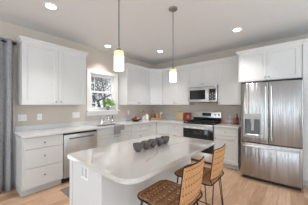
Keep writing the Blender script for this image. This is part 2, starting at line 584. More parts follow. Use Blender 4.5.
def bare_tree(loc, h, seed, spread, label, r0=0.13, depth=5):
    rnd = random.Random(seed)
    t = thing('bare_tree', label, 'tree', loc, 0, 'leafless trees outside the window')
    tr, br = MB(), MB()
    def grow(p, d, L, r, lev, mb):
        n = 4
        pts = [p.copy()]
        q, dd = p.copy(), d.copy()
        for i in range(n):
            dd = (dd + Vector((rnd.uniform(-1, 1), rnd.uniform(-1, 1), rnd.uniform(-.5, .8))) * (.10 + .07 * lev)).normalized()
            q = q + dd * (L / n)
            pts.append(q.copy())
        mb.tube(pts, r, max(4, 8 - lev), r2=r * .55)
        if lev >= depth:
            return
        k = (5 if lev == 0 else 4)
        for j in range(k):
            u = .35 + .65 * (j + rnd.random()) / k
            i = min(n, int(u * n) + 1)
            ax = Vector((rnd.uniform(-1, 1), rnd.uniform(-1, 1), rnd.uniform(-.1, .6))).normalized()
            nd = (dd * (.5 if lev else .35) + ax * spread).normalized()
            grow(pts[i], nd, L * rnd.uniform(.5, .72), r * .52 * (1 - .3 * u) + .002, lev + 1, br)
    grow(Vector((0, 0, 0)), Vector((0, 0, 1)), h, r0, 0, tr)
    part('trunk', tr, 'bark', t)
    part('branches', br, 'bark', t)
def spruce(loc, h, r, label, seed):
    rnd = random.Random(seed)
    t = thing('spruce_tree', label, 'tree', loc)
    part('trunk', MB().cyl((0, 0, 0), (0, 0, h * .98), .12, .01, 8), 'bark', t)
    f = MB()
    n = 26
    for lv in range(n):
        z = .3 + (h - .4) * lv / n
        rr = r * (1 - lv / n) + .1
        for k in range(12):
            a = rnd.uniform(0, 6.28)
            q = rr * rnd.uniform(.65, 1.05)
            e = Vector((math.cos(a) * q, math.sin(a) * q, z - .25 * q + rnd.uniform(-.1, .1)))
            s0 = Vector((0, 0, z))
            w = Vector((-math.sin(a), math.cos(a), 0)) * (.16 * rr + .04)
            m1 = s0.lerp(e, .55)
            f.faces([s0, m1 + w, e, m1 - w, m1 + Vector((0, 0, .10)), m1 - Vector((0, 0, .08))], [[0, 1, 4], [1, 2, 4], [2, 3, 4], [3, 0, 4], [1, 0, 5], [2, 1, 5], [3, 2, 5], [0, 3, 5]])
    part('foliage', f, 'spruce', t)
bare_tree((4.75, 7.3, -.6), 2.2, 3, .95, 'nearest bare dark tree beyond the window glass, reaching across the lower sash', .12, 6)
bare_tree((6.9, 10.4, -.6), 2.8, 11, .9, 'bare dark tree to the right outside the sink window', .13, 6)
bare_tree((9.6, 16.6, -.6), 4.2, 23, .9, 'bare tree farthest back outside the sink window', .16, 6)
spruce((3.1, 6.0, -.6), 4.2, 0.62, 'dark evergreen tree at the left edge of the window view', 5)

# ------------------------------------------------------------------ cabinets
def knob(parent, x, z, y=-.02, world=None):
    mb = MB().lathe([(.006, 0), (.006, .012), (.014, .018), (.0155, .023), (.012, .028), (.003, .0295)], (x, y, z), 14, 'Y')
    if world is not None:
        mb.rot(world)
    part('knob', mb, 'nickel', parent, world is not None)

def add_front(root, kind, x0, x1, z0, z1, knobs, M=None):
    g = .0015
    if kind == 'door':
        mb = MB().front(x0 + g, x1 - g, z0 + g, z1 - g)
    else:
        mb = MB().box(x0 + g, x1 - g, -.02, 0, z0 + g, z1 - g, .002, 1)
    if M is not None:
        mb.rot(M)
    d = part('door' if kind == 'door' else kind, mb, 'white_cabinet', root, M is not None)
    for kx, kz in knobs:
        knob(d, kx, kz, -.02, M)

def cabinet(name, label, loc, rz, w, d, z0, z1, fronts, toe=False, cat='cabinet', group=None, end_stile=0.0):
    t = thing(name, label, cat, loc, rz, group)
    body = MB().box(0, w, 0.0005, d, z0 + (.10 if toe else 0), z1)
    part('body', body, 'white_cabinet', t)
    if toe:
        part('toe_kick', MB().box(0.002, w - .002, .06, d, z0, z0 + .10), 'toe_kick_paint', t)
    for f in fronts:
        add_front(t, *f)
    return t

PROF = [(0, -.035), (.008, -.035), (.010, -.010), (.022, .008), (.040, .030), (.042, .045), (0, .045)]
def crown(parent, path, i0, i1, z):
    """sweep the crown profile along path[i0..i1] (plan points, outside on the left); mitred at the ends by the whole path"""
    P = [Vector((p[0], p[1])) for p in path]
    def normal(a, b):
        d = (b - a).normalized()
        return Vector((d.y, -d.x))
    rings = []
    mb = MB()
    for i in range(i0, i1 + 1):
        ns = []
        if i > 0:
            ns.append(normal(P[i - 1], P[i]))
        if i < len(P) - 1:
            ns.append(normal(P[i], P[i + 1]))
        if len(ns) == 2:
            m = (ns[0] + ns[1])
            m = m / max(.2, m.dot(ns[0]))
        else:
            m = ns[0]
        rings.append([mb.bm.verts.new((P[i].x + m.x * o, P[i].y + m.y * o, z + h)) for o, h in PROF])
    for ring, a, b in ((rings[0], i0, i0 + 1), (rings[-1], i1, i1 - 1)):
        d = (P[b] - P[a]).normalized() * .0009
        for v in ring:
            v.co.x += d.x
            v.co.y += d.y
    n = len(PROF)
    for A, B in zip(rings, rings[1:]):
        for k in range(n):
            mb.bm.faces.new((A[k], A[(k + 1) % n], B[(k + 1) % n], B[k]))
    mb.bm.faces.new(rings[0])
    mb.bm.faces.new(rings[-1][::-1])
    part('crown_moulding', mb, 'white_cabinet', parent, True)

UZ0, UZ1 = 1.37, 2.412
UY, UX = WY - .33, RX - .33           # upper body faces (doors stand 20 mm proud)
WG, RGp = 0.0, R(-90)

# left upper cabinet
uz = UZ1
t = cabinet('upper_cabinet', 'white two-door wall cabinet hanging left of the window', (0.655, UY + .02, 0), 0, 1.065, WY - UY - .02, UZ0, uz,
            [('door', 0, .5325, UZ0, uz - .012, [(.49, UZ0 + .055)]), ('door', .5325, 1.065, UZ0, uz - .012, [(.575, UZ0 + .055)])], group='wall cabinets')
crown(t, [(0.655, WY), (0.655, UY), (1.72, UY), (1.72, WY)], 0, 3, uz)

# the run right of the window, round the corner
C0 = (2.835, UY); C1 = (RX - .61, UY); C2 = (UX, WY - .61); C3 = (UX, 2.10); C4 = (UX, 1.338); C5 = (UX, .835)
FX = 3.70
run = [(2.835, WY), C0, C1, C2, C3, C4, C5]
w = C1[0] - C0[0]
t = cabinet('upper_cabinet', 'white two-door wall cabinet hanging right of the window', (C0[0], UY + .02, 0), 0, w, WY - UY - .02, UZ0, uz,
            [('door', 0, w / 2, UZ0, uz - .012, [(w / 2 - .035, UZ0 + .055)]), ('door', w / 2, w, UZ0, uz - .012, [(w / 2 + .035, UZ0 + .055)])], group='wall cabinets')
crown(t, run, 0, 2, uz)
# diagonal corner
t = thing('corner_upper_cabinet', 'white single-door wall cabinet set diagonally across the corner', 'cabinet', (C1[0], C1[1], 0), 0, 'wall cabinets')
s2 = .0205
poly = [(C1[0] + .001, WY), (C1[0] + .001, UY + .02), (C1[0] + .014, UY + .014), (C2[0] + .014, C2[1] + .014), (UX + .02, C2[1] + .001), (RX, C2[1] + .001), (RX, WY)]
part('body', MB().prism(poly, UZ0, uz), 'white_cabinet', t, True)
L = math.hypot(C2[0] - C1[0], C2[1] - C1[1])
Md = Matrix.Translation((C1[0] + .0145, C1[1] + .0145, 0)) @ Matrix.Rotation(R(-45), 4, 'Z')
add_front(t, 'door', .004, L - .004, UZ0, uz - .012, [(.04, UZ0 + .055)], Md)
crown(t, run, 2, 3, uz)
# between corner and microwave
w = C2[1] - C3[1]
t = cabinet('upper_cabinet', 'white two-door wall cabinet between the corner and the microwave', (UX + .02, C2[1], 0), RGp, w, RX - UX - .02, UZ0, uz,
            [('door', 0, w / 2, UZ0, uz - .012, [(w / 2 - .035, UZ0 + .055)]), ('door', w / 2, w, UZ0, uz - .012, [(w / 2 + .035, UZ0 + .055)])], group='wall cabinets')
crown(t, run, 3, 4, uz)
# over the microwave
w = C3[1] - C4[1]
MZ = 1.845
t = cabinet('upper_cabinet', 'short white two-door wall cabinet above the microwave', (UX + .02, C3[1], 0), RGp, w, RX - UX - .02, MZ, uz,
            [('door', 0, w / 2, MZ, uz - .012, [(w / 2 - .03, MZ + .05)]), ('door', w / 2, w, MZ, uz - .012, [(w / 2 + .03, MZ + .05)])], group='wall cabinets')
crown(t, run, 4, 5, uz)
w = C4[1] - C5[1]
t = cabinet('upper_cabinet', 'narrow white one-door wall cabinet between microwave and refrigerator', (UX + .02, C4[1], 0), RGp, w, RX - UX - .02, UZ0, uz,
            [('door', 0, w, UZ0, uz - .012, [(.04, UZ0 + .055)])], group='wall cabinets')
crown(t, run, 5, 6, uz)
# over the refrigerator
F0, F1 = .833, -.147
FZ = 1.83
w = F0 - F1
t = cabinet('upper_cabinet', 'deep white two-door cabinet above the refrigerator', (FX + .02, F0, 0), RGp, w, RX - FX - .02, FZ, uz,
            [('door', 0.02, w / 2, FZ, uz - .012, [(w / 2 - .03, FZ + .06)]), ('door', w / 2, w - .02, FZ, uz - .012, [(w / 2 + .03, FZ + .06)])], group='wall cabinets')
frun = [(UX - .046, F0), (FX, F0), (FX, F1), (FX, -.93)]
crown(t, frun, 0, 2, uz)
# pantry
w = .78
t = cabinet('pantry_cabinet', 'tall white pantry cabinet standing right of the refrigerator', (FX + .02, F1 - .001, 0), RGp, w, RX - FX - .02, 0, uz,
            [('door', 0.003, w / 2, .12, 1.36, [(w / 2 - .035, 1.28)]), ('door', w / 2, w - .003, .12, 1.36, [(w / 2 + .035, 1.28)]),
             ('door', 0.003, w / 2, 1.37, uz - .012, [(w / 2 - .035, 1.44)]), ('door', w / 2, w - .003, 1.37, uz - .012, [(w / 2 + .035, 1.44)])], toe=True)
crown(t, frun, 2, 3, uz)

# base cabinets -------------------------------------------------------------
BZ = .882
FYB, FXB = WY - .61, RX - .61       # body faces 3.01 / 3.71
dep = .61
w = .555
t = cabinet('drawer_base_cabinet', 'white three-drawer base cabinet at the end beside the curtain', (.60, FYB, 0), 0, w, dep, 0, BZ,
            [('drawer', .02, w, .70, BZ - .012, [(w / 2, .78)]), ('drawer', .02, w, .41, .695, [(w / 2, .57)]), ('drawer', .02, w, .115, .405, [(w / 2, .275)])], toe=True, group='base cabinets')
w = .92
sb = cabinet('sink_base_cabinet', 'white base cabinet under the sink with a towel over its front', (1.79, FYB, 0), 0, w, dep, 0, BZ,
            [], toe=True, group='base cabinets')
bpy.data.objects.remove([c for c in sb.children if c.name.startswith('body')][0])
shell = MB().grid_slab([0, .02, w - .02, w], [0.0005, .02, dep - .02, dep], lambda i, j: not (i == 1 and j == 1), .12, BZ)
shell.box(0, w, .0005, dep, .10, .12)
part('body', shell, 'white_cabinet', sb)
add_front(sb, 'false_front', 0, w, .735, BZ - .012, [])
add_front(sb, 'door', 0, w / 2, .115, .73, [(w / 2 - .035, .665)])
add_front(sb, 'door', w / 2, w, .115, .73, [(w / 2 + .035, .665)])
w = .61
t = cabinet('drawer_base_cabinet', 'white three-drawer base cabinet between the sink and the corner', (2.712, FYB, 0), 0, w, dep, 0, BZ,
            [('drawer', 0, w, .70, BZ - .012, [(w / 2, .78)]), ('drawer', 0, w, .41, .695, [(w / 2, .57)]), ('drawer', 0, w, .115, .405, [(w / 2, .275)])], toe=True, group='base cabinets')
# corner base
cx0, cy0 = 3.324, 2.605
t = thing('corner_base_cabinet', 'white L-shaped base cabinet in the corner of the counter', 'cabinet', (cx0, FYB, 0), 0, 'base cabinets')
part('body', MB().prism([(cx0, FYB), (FXB, FYB), (FXB, cy0), (RX, cy0), (RX, WY), (cx0, WY)], .1, BZ), 'white_cabinet', t, True)
part('toe_kick', MB().prism([(cx0 + .002, FYB + .06), (FXB + .06, FYB + .06), (FXB + .06, cy0 + .002), (RX, cy0 + .002), (RX, WY), (cx0 + .002, WY)], 0, .1), 'toe_kick_paint', t, True)
add_front(t, 'door', 0, FXB - cx0 - .022, .115, BZ - .012, [(.04, .80)], Matrix.Translation((cx0, FYB - .0005, 0)))
add_front(t, 'door', .022, FYB - cy0, .115, BZ - .012, [], Matrix.Translation((FXB - .0005, FYB, 0)) @ Matrix.Rotation(R(-90), 4, 'Z'))
w = cy0 - .002 - 2.112
t = cabinet('drawer_base_cabinet', 'narrow white three-drawer base cabinet left of the range', (FXB, cy0 - .002, 0), RGp, w, dep, 0, BZ,
            [('drawer', 0, w, .70, BZ - .012, [(w / 2, .79)]), ('drawer', 0, w, .41, .695, [(w / 2, .57)]), ('drawer', 0, w, .115, .405, [(w / 2, .275)])], toe=True, group='base cabinets')
w = 1.332 - .835
t = cabinet('base_cabinet', 'white base cabinet with drawer and door between range and refrigerator', (FXB, 1.332, 0), RGp, w, dep, 0, BZ,
            [('drawer', 0, w, .70, BZ - .012, [(w / 2, .785)]), ('door', 0, w, .115, .695, [(.045, .63)])], toe=True, group='base cabinets')

# countertops ---------------------------------------------------------------
CT0, CT = BZ, .914
SX0, SX1, SY0, SY1 = 1.90, 2.50, 3.09, 3.44
CY, CX = FYB - .04, FXB - .04
ct = thing('countertop', 'white quartz L-shaped counter under the window and round the corner', 'countertop', (.585, CY, CT0))
xs = [.585, SX0, SX1, CX, RX]
ys = [2.110, CY, SY0, SY1, WY]
def keep(i, j):
    if i == 3:
        return True
    if j == 0:
        return False
    return not (i == 1 and j == 2)
part('slab', MB().grid_slab(xs, ys, keep, CT0, CT), 'quartz', ct, True)
up = MB().grid_slab([.62, RX - .02, RX], [2.112, WY - .02, WY], lambda i, j: i == 1 or j == 1, CT, CT + .085)
part('upstand', up, 'quartz', ct, True)
ct2 = thing('countertop', 'short white quartz counter between the range and the refrigerator', 'countertop', (CX, .82, CT0))
part('slab', MB().box(CX, RX, .822, 1.334, CT0, CT, .004, 1), 'quartz', ct2, True)
part('upstand', MB().box(RX - .02, RX, .822, 1.334, CT, CT + .085), 'quartz', ct2, True)

# sink ----------------------------------------------------------------------
sk = thing('sink', 'stainless steel undermount sink below the window', 'sink', (SX0, SY0, .70))
e = .012
bas = MB()
def ringv(x0, x1, y0, y1, z):
    return [(x0, y0, z), (x1, y0, z), (x1, y1, z), (x0, y1, z)]
vv = ringv(SX0 - e, SX1 + e, SY0 - e, SY1 + e, CT0) + ringv(SX0 + .001, SX1 - .001, SY0 + .001, SY1 - .001, CT0) + ringv(SX0 + .02, SX1 - .02, SY0 + .02, SY1 - .02, .70) \
    + ringv(SX0 - e, SX1 + e, SY0 - e, SY1 + e, .69)
ff = []
for a, b in ((0, 4), (4, 8), (0, 12)):
    for i in range(4):
        ff.append([a + i, a + (i + 1) % 4, b + (i + 1) % 4, b + i])
ff += [[8, 9, 10, 11], [15, 14, 13, 12]]
bas.faces(vv, ff)
part('basin', bas, 'sink_steel', sk, True)
part('drain', MB().lathe([(.04, 0), (.04, .004), (.03, .005), (.001, .002)], (2.2, 3.27, .70), 18), 'chrome', sk, True)

CTI = CT + .0012
# faucet --------------------------------------------------------------------
fx, fy = 2.235, 3.505
fa = thing('kitchen_faucet', 'chrome arched faucet behind the sink', 'faucet', (fx, fy, CTI))
part('base', MB().lathe([(.028, 0), (.028, .012), (.02, .02), (.018, .09), (.016, .10)], (fx, fy, CTI), 18), 'chrome', fa, True)
pts = [(fx, fy, CT + .08)]
for k in range(13):
    a = math.pi * k / 12
    pts.append((fx + .02 * k / 12, fy - .12 + .12 * math.cos(a), CT + .125 + .07 * math.sin(a)))
pts.append((fx + .02, fy - .24, CT + .095))
part('spout', MB().tube(pts, .0125, 12), 'chrome', fa, True)
hd = MB().tube([(fx + .01, fy, CT + .06), (fx + .05, fy, CT + .075), (fx + .10, fy - .01, CT + .12)], .008, 10)
part('handle', hd, 'chrome', fa, True)
# soap bottle
sx, sy = 2.53, 3.50
so = thing('soap_dispenser', 'clear and chrome soap dispenser with black pump right of the faucet', 'soap dispenser', (sx, sy, CTI))
part('bottle', MB().lathe([(.026, 0), (.028, .005), (.028, .09), (.02, .105), (.012, .11)], (sx, sy, CTI), 18), 'chrome', so, True)
part('pump', MB().lathe([(.013, .11), (.015, .112), (.015, .135), (.006, .138), (.006, .165), (.014, .167), (.014, .178), (.004, .18)], (sx, sy, CTI), 14).box(sx - .006, sx + .006, sy - .045, sy, CT + .168, CT + .177), 'black_plastic', so, True)

# dish towel over the counter edge -----------------------------------------
def towel():
    x0, x1, xm = 2.19, 2.47, 2.35
    t_ = .006
    mb = MB()
    def strip(xa, xb, drop):
        yF = CY - .002
        # inner path: on the counter, over the edge, down the front
        path = [(SY0 - .035, CT + .0018), (CY + .02, CT + .0018), (CY - .002, CT + .0016), (yF - .003, CT - .008), (yF - .004, CT - drop * .5), (yF - .002, CT - drop)]
        n = 7
        rows = []
        for layer in (0, 1):
            for (yy, zz) in path:
                for i in range(n):
                    u = i / (n - 1)
                    wv = .0035 * (1 + math.sin(u * 17 + xa * 30)) if zz < CT - .005 else 0
                    o = t_ * layer
                    oy = -o if zz < CT else 0
                    oz = o if zz >= CT else 0
                    if abs(zz - CT) < .002 and yy < CY:
                        oy, oz = -o * .7, o * .7
                    rows.append((xa + u * (xb - xa), yy + oy - wv, zz + oz))
        m = len(path)
        ix = lambda l, a, i: (l * m + a) * n + i
        f = []
        for a in range(m - 1):
            for i in range(n - 1):
                f.append([ix(0, a, i), ix(0, a, i + 1), ix(0, a + 1, i + 1), ix(0, a + 1, i)])
                f.append([ix(1, a, i), ix(1, a + 1, i), ix(1, a + 1, i + 1), ix(1, a, i + 1)])
            for i in (0, n - 1):
                f.append([ix(0, a, i), ix(0, a + 1, i), ix(1, a + 1, i), ix(1, a, i)])
        for a in (0, m - 1):
            for i in range(n - 1):
                f.append([ix(0, a, i), ix(0, a, i + 1), ix(1, a, i + 1), ix(1, a, i)])
        mb.faces(rows, f)
    strip(x0, xm, .20)
    strip(xm - .002, x1, .115)
    return mb
solo('dish_towel', towel(), 'towel_grey', 'grey dish towel folded over the counter edge at the sink', 'towel', (2.33, CY, CT))

# dishwasher ----------------------------------------------------------------
dw0, dw1 = 1.158, 1.786
dw = thing('dishwasher', 'stainless steel dishwasher under the counter beside the drawers', 'dishwasher', (dw0, FYB, 0))
part('body', MB().box(dw0, dw1, FYB + .005, WY, .10, BZ - .001), 'dark_grey_plastic', dw, True)
part('toe_kick', MB().box(dw0 + .002, dw1 - .002, FYB + .05, WY, 0.001, .10), 'black_plastic', dw, True)
dd = part('door', MB().box(dw0 + .004, dw1 - .004, FYB - .035, FYB + .005, .105, .845, .006), 'steel', dw, True)
part('control_strip', MB().box(dw0 + .004, dw1 - .004, FYB - .032, FYB + .005, .847, .872, .003), 'black_plastic', dw, True)
hb = MB().tube([(dw0 + .09, FYB - .075, .785), (dw1 - .09, FYB - .075, .785)], .011, 12)
for hx in (dw0 + .10, dw1 - .10):
    hb.cyl((hx, FYB - .034, .785), (hx, FYB - .070, .785), .008, seg=10)
part('handle', hb, 'dark_grey_plastic', dd, True)

# refrigerator --------------------------------------------------------------
RF = 3.425
ry0, ry1 = -.143, .735
fg = thing('refrigerator', 'stainless steel French-door refrigerator with water dispenser', 'refrigerator', (RF, (ry0 + ry1) / 2, 0))
part('body', MB().box(RF + .075, RX - .04, ry0 + .008, ry1 - .008, .05, 1.775, .004, 1), 'dark_grey_plastic', fg, True)
part('base_grille', MB().box(RF + .06, RX - .06, ry0 + .02, ry1 - .02, 0.001, .06), 'black_plastic', fg, True)
part('hinge_cover', MB().box(RF + .01, RF + .10, ry0 + .01, ry1 - .01, 1.772, 1.79, .003, 1), 'black_plastic', fg, True)
ym = (ry0 + ry1) / 2
DZ0 = .69
def bowed(y0, y1, z0, z1, hole=None, bow=.016):
    """door skin with a gently bowed front, facing -x"""
    mb = MB()
    ycuts = [y0, y0 + .004, y0 + .012] + [y0 + (y1 - y0) * k / 10 for k in range(1, 10)] + [y1 - .012, y1 - .004, y1]
    zcuts = [z0, z0 + .004, z0 + .012, z1 - .012, z1 - .004, z1]
    if hole:
        ycuts = [q for q in ycuts if not any(abs(q - h) < .02 for h in hole[:2])] + list(hole[:2])
        zcuts += list(hole[2:])
    ycuts = sorted(ycuts); zcuts = sorted(zcuts)
    def xo(y, z):
        u = (y - ym) / (ry1 - ry0) * 2
        x = RF + bow * u * u
        edge = min(y - y0, y1 - y, z - z0, z1 - z)
        if edge < .012:
            x += .010 * (1 - edge / .012) ** 2
        return x
    V = [[mb.bm.verts.new((xo(y, z), y, z)) for z in zcuts] for y in ycuts]
    B = [[None] * len(zcuts) for _ in ycuts]
    for i in range(len(ycuts) - 1):
        for j in range(len(zcuts) - 1):
            if hole and hole[0] - 1e-6 <= ycuts[i] < hole[1] - 1e-6 and hole[2] - 1e-6 <= zcuts[j] < hole[3] - 1e-6:
                continue
            mb.bm.faces.new((V[i][j], V[i + 1][j], V[i + 1][j + 1], V[i][j + 1]))
    edges = [e_ for e_ in mb.bm.edges if e_.is_boundary]
    r = bmesh.ops.extrude_edge_only(mb.bm, edges=edges)
    for v in [g for g in r['geom'] if isinstance(g, bmesh.types.BMVert)]:
        v.co.x = RF + .07
    return mb
g = .003
HOLE = (.412, .672, .80, 1.195)
ld = part('door', bowed(ym + g, ry1, DZ0, 1.77, HOLE), 'fridge_steel', fg, True)
rd = part('door', bowed(ry0, ym - g, DZ0, 1.77), 'fridge_steel', fg, True)
dr = part('freezer_drawer', bowed(ry0, ry1, .06, DZ0 - .012), 'fridge_steel', fg, True)
# dispenser in the left door
dp = MB()
hy0, hy1, hz0, hz1 = HOLE
xb = RF + .066
dp.faces([(RF + .008, hy0, hz0), (RF + .008, hy1, hz0), (RF + .008, hy1, hz1), (RF + .008, hy0, hz1),
          (xb, hy0, hz0), (xb, hy1, hz0), (xb, hy1, hz1), (xb, hy0, hz1)],
         [[0, 1, 5, 4], [1, 2, 6, 5], [2, 3, 7, 6], [3, 0, 4, 7], [4, 5, 6, 7]])
dn = part('dispenser_recess', dp, 'mid_grey_plastic', ld, True)
frm = MB().grid_slab([hy0 - .012, hy0 + .012, hy1 - .012, hy1 + .012], [hz0 - .012, hz0 + .02, hz1 - .085, hz1 + .012], lambda i, j: not (i == 1 and j == 1), -(RF + .02), -(RF - .002))
for v in frm.bm.verts:
    v.co = Vector((-v.co.z, v.co.x, v.co.y))
part('dispenser_frame', frm, 'silver_plastic', ld, True)
hyc = (hy0 + hy1) / 2
part('dispenser_spout', MB().box(RF + .012, RF + .055, hyc - .03, hyc + .03, hz1 - .16, hz1 - .075, .006).box(RF + .03, RF + .06, hyc - .022, hyc + .022, hz0 + .10, hz1 - .15, .004), 'light_grey_plastic', ld, True)
part('drip_tray', MB().box(RF + .004, RF + .064, hy0 + .02, hy1 - .02, hz0 + .02, hz0 + .03, .002, 1), 'steel_flat', ld, True)
def bar_handle(parent, p0, p1, off, r=.012):
    p0, p1 = Vector(p0), Vector(p1)
    d = (p1 - p0).normalized()
    o = Vector(off)
    mb = MB().tube([p0 + o * .2, p0 + o + d * .02, p0 + o + d * .05, p1 + o - d * .05, p1 + o - d * .02, p1 + o * .2], r, 12)
    part('handle', mb, 'steel_flat', parent, True)
bar_handle(ld, (RF, ym + .04, .76), (RF, ym + .04, 1.70), (-.05, 0, 0))
bar_handle(rd, (RF, ym - .04, .76), (RF, ym - .04, 1.70), (-.05, 0, 0))
bar_handle(dr, (RF + .012, ry0 + .05, .625), (RF + .012, ry1 - .05, .625), (-.055, 0, 0))

# range ---------------------------------------------------------------------
gy0, gy1 = 1.340, 2.101
gX = 3.665
rg = thing('range', 'stainless steel range with black cooktop and black oven door', 'range', (gX, (gy0 + gy1) / 2, 0))
part('body', MB().box(gX + .03, RX - .015, gy0 + .003, gy1 - .003, .05, .905), 'steel_flat', rg, True)
part('cooktop', MB().box(gX + .005, RX - .09, gy0 + .002, gy1 - .002, .905, .925, .005), 'black_glass', rg, True)
part('back_riser', MB().box(RX - .096, RX - .086, gy0 + .006, gy1 - .006, .925, 1.035, .003, 1), 'black_glass', rg, True)
for bx in (3.82, 4.05):
    for by in (1.53, 1.91):
        part('burner', MB().lathe([(.052, 0), (.052, .008), (.036, .010), (.034, .018), (.001, .019)], (bx, by, .925), 20), 'cast_iron', rg, True)
for ga, gb in ((gy0 + .015, gy0 + .262), (gy0 + .266, gy1 - .266), (gy1 - .262, gy1 - .015)):
    gr = MB()
    xa, xb2 = gX + .03, RX - .115
    gz = .968
    gr.box(xa, xb2, ga, ga + .014, gz - .014, gz).box(xa, xb2, gb - .014, gb, gz - .014, gz)
    gr.box(xa, xa + .014, ga, gb, gz - .014, gz).box(xb2 - .014, xb2, ga, gb, gz - .014, gz)
    gr.box((xa + xb2) / 2 - .006, (xa + xb2) / 2 + .006, ga, gb, gz - .012, gz)
    gr.box(xa, xb2, (ga + gb) / 2 - .006, (ga + gb) / 2 + .006, gz - .012, gz + .003)
    for x in (xa + .13, xb2 - .13):
        gr.box(x - .006, x + .006, ga, gb, gz - .012, gz + .003)
    for x in (xa, xb2 - .014):
        for y in (ga, gb - .014):
            gr.box(x, x + .014, y, y + .014, .925, gz - .005)
    part('grate', gr, 'cast_iron', rg, True)
od = part('oven_door', MB().box(gX, gX + .03, gy0 + .006, gy1 - .006, .26, .86, .005), 'black_glass', rg, True)
part('front_trim', MB().box(gX - .003, gX + .03, gy0 + .003, gy1 - .003, .862, .906, .004), 'steel_flat', rg, True)
part('door_trim', MB().box(gX - .004, gX - .0005, gy0 + .006, gy1 - .006, .79, .86, .001, 1), 'steel_flat', od, True)
hbm = MB().tube([(gX - .055, gy0 + .04, .815), (gX - .055, gy1 - .04, .815)], .014, 12)
for yy in (gy0 + .07, gy1 - .07):
    hbm.cyl((gX, yy, .815), (gX - .05, yy, .815), .010, seg=10)
part('handle', hbm, 'steel_flat', od, True)
part('window', MB().box(gX - .003, gX - .0005, gy0 + .14, gy1 - .14, .40, .68, .001, 1), 'black_plastic', od, True)
part('storage_drawer', MB().box(gX, gX + .03, gy0 + .006, gy1 - .006, .07, .25, .005), 'steel', rg, True)
bgd = part('backguard', MB().box(RX - .085, RX - .012, gy0 + .004, gy1 - .004, .92, 1.185, .012), 'steel_flat', rg, True)
part('display', MB().box(RX - .090, RX - .084, 1.60, 1.84, 1.075, 1.155, .002, 1), 'black_glass', bgd, True)
for ky in (1.40, 1.49, 1.95, 2.04):
    kn = part('knob', MB().lathe([(.030, 0), (.030, .006), (.024, .010), (.022, .03), (.004, .032)], (0, 0, 0), 18, 'Y').rot(Matrix.Translation((RX - .085, ky, 1.115)) @ Matrix.Rotation(R(-90), 4, 'Z')), 'white_ceramic', bgd, True)
    part('grip', MB().box(RX - .122, RX - .116, ky - .005, ky + .005, 1.097, 1.133), 'black_plastic', kn, True)
for yy in (gy0 + .05, gy1 - .05):
    part('foot', MB().cyl((gX + .08, yy, 0.0), (gX + .08, yy, .052), .018, seg=12), 'black_plastic', rg, True)
    part('foot', MB().cyl((RX - .1, yy, 0.0), (RX - .1, yy, .052), .018, seg=12), 'black_plastic', rg, True)

# microwave -----------------------------------------------------------------
mX = RX - .40
mz0, mz1 = 1.435, 1.842
mw = thing('microwave', 'stainless over-the-range microwave with black window', 'microwave', (mX, (gy0 + gy1) / 2, mz0))
part('body', MB().box(mX + .03, RX, gy0 + .004, gy1 - .004, mz0, mz1, .004, 1), 'steel_flat', mw, True)
md = part('door', MB().box(mX, mX + .03, gy0 + .215, gy1 - .006, mz0 + .002, mz1 - .055, .005), 'steel_flat', mw, True)
part('window', MB().box(mX - .004, mX + .001, gy0 + .285, gy1 - .05, mz0 + .07, mz1 - .10, .002, 1), 'black_glass', md, True)
bm_ = MB().tube([(mX - .002, gy0 + .245, mz0 + .05), (mX - .035, gy0 + .245, mz0 + .07), (mX - .035, gy0 + .245, mz1 - .13), (mX - .002, gy0 + .245, mz1 - .11)], .011, 12)
part('handle', bm_, 'steel_flat', md, True)
cp = part('control_panel', MB().box(mX, mX + .03, gy0 + .006, gy0 + .212, mz0 + .002, mz1 - .055, .005), 'steel_flat', mw, True)
part('keypad', MB().box(mX - .004, mX + .001, gy0 + .03, gy0 + .19, mz0 + .05, mz1 - .085, .002, 1), 'black_glass', cp, True)
for r_ in range(5):
    for c_ in range(3):
        part('key', MB().box(mX - .006, mX - .0035, gy0 + .045 + c_ * .048, gy0 + .075 + c_ * .048, mz0 + .065 + r_ * .035, mz0 + .085 + r_ * .035), 'light_grey_plastic' if (r_ + c_) % 2 else 'dark_grey_plastic', cp, True)
vt = MB().box(mX + .004, mX + .03, gy0 + .006, gy1 - .006, mz1 - .052, mz1 - .002, .003, 1)
vent = part('vent_strip', vt, 'steel_flat', mw, True)
sl = MB()
for k in range(18):
    y = gy0 + .06 + k * .037
    sl.box(mX + .002, mX + .0045, y, y + .024, mz1 - .035, mz1 - .022)
part('vent_slots', sl, 'black_plastic', vent, True)
part('underside_filter', MB().box(mX + .06, RX - .06, gy0 + .1, gy1 - .1, mz0 - .006, mz0), 'black_plastic', mw, True)

# island --------------------------------------------------------------------
IX0, IX1, IY0, IY1 = .640, 2.065, .725, 1.592
isl = thing('kitchen_island', 'white kitchen island with a rounded white quartz top', 'island', ((IX0 + IX1) / 2, (IY0 + IY1) / 2, 0))
bX0, bX1, bY0, bY1 = .662, 2.03, 1.045, 1.555
part('body', MB().box(bX0 + .02, bX1 - .02, bY0, bY1, .0, BZ), 'white_cabinet', isl, True)
ep = part('end_panel', MB().box(bX0, bX0 + .02, bY0, bY1 - .045, 0, BZ), 'white_cabinet', isl, True)
part('end_panel', MB().box(bX1 - .02, bX1, bY0, bY1, 0, BZ), 'white_cabinet', isl, True)
part('corner_post', MB().box(bX0 - .006, bX0 + .03, bY1 - .044, bY1 + .006, 0, BZ, .003, 1), 'white_cabinet', isl, True)
n = 3
ww = (bX1 - bX0 - .06) / n
Mi = Matrix.Translation((bX1 - .02, bY1, 0)) @ Matrix.Rotation(R(180), 4, 'Z')
for k in range(n):
    add_front(isl, 'drawer', k * ww, (k + 1) * ww, .70, BZ - .012, [((k + .5) * ww, .78)], Mi)
    add_front(isl, 'door', k * ww, (k + 1) * ww, .115, .695, [(k * ww + .04, .63)], Mi)
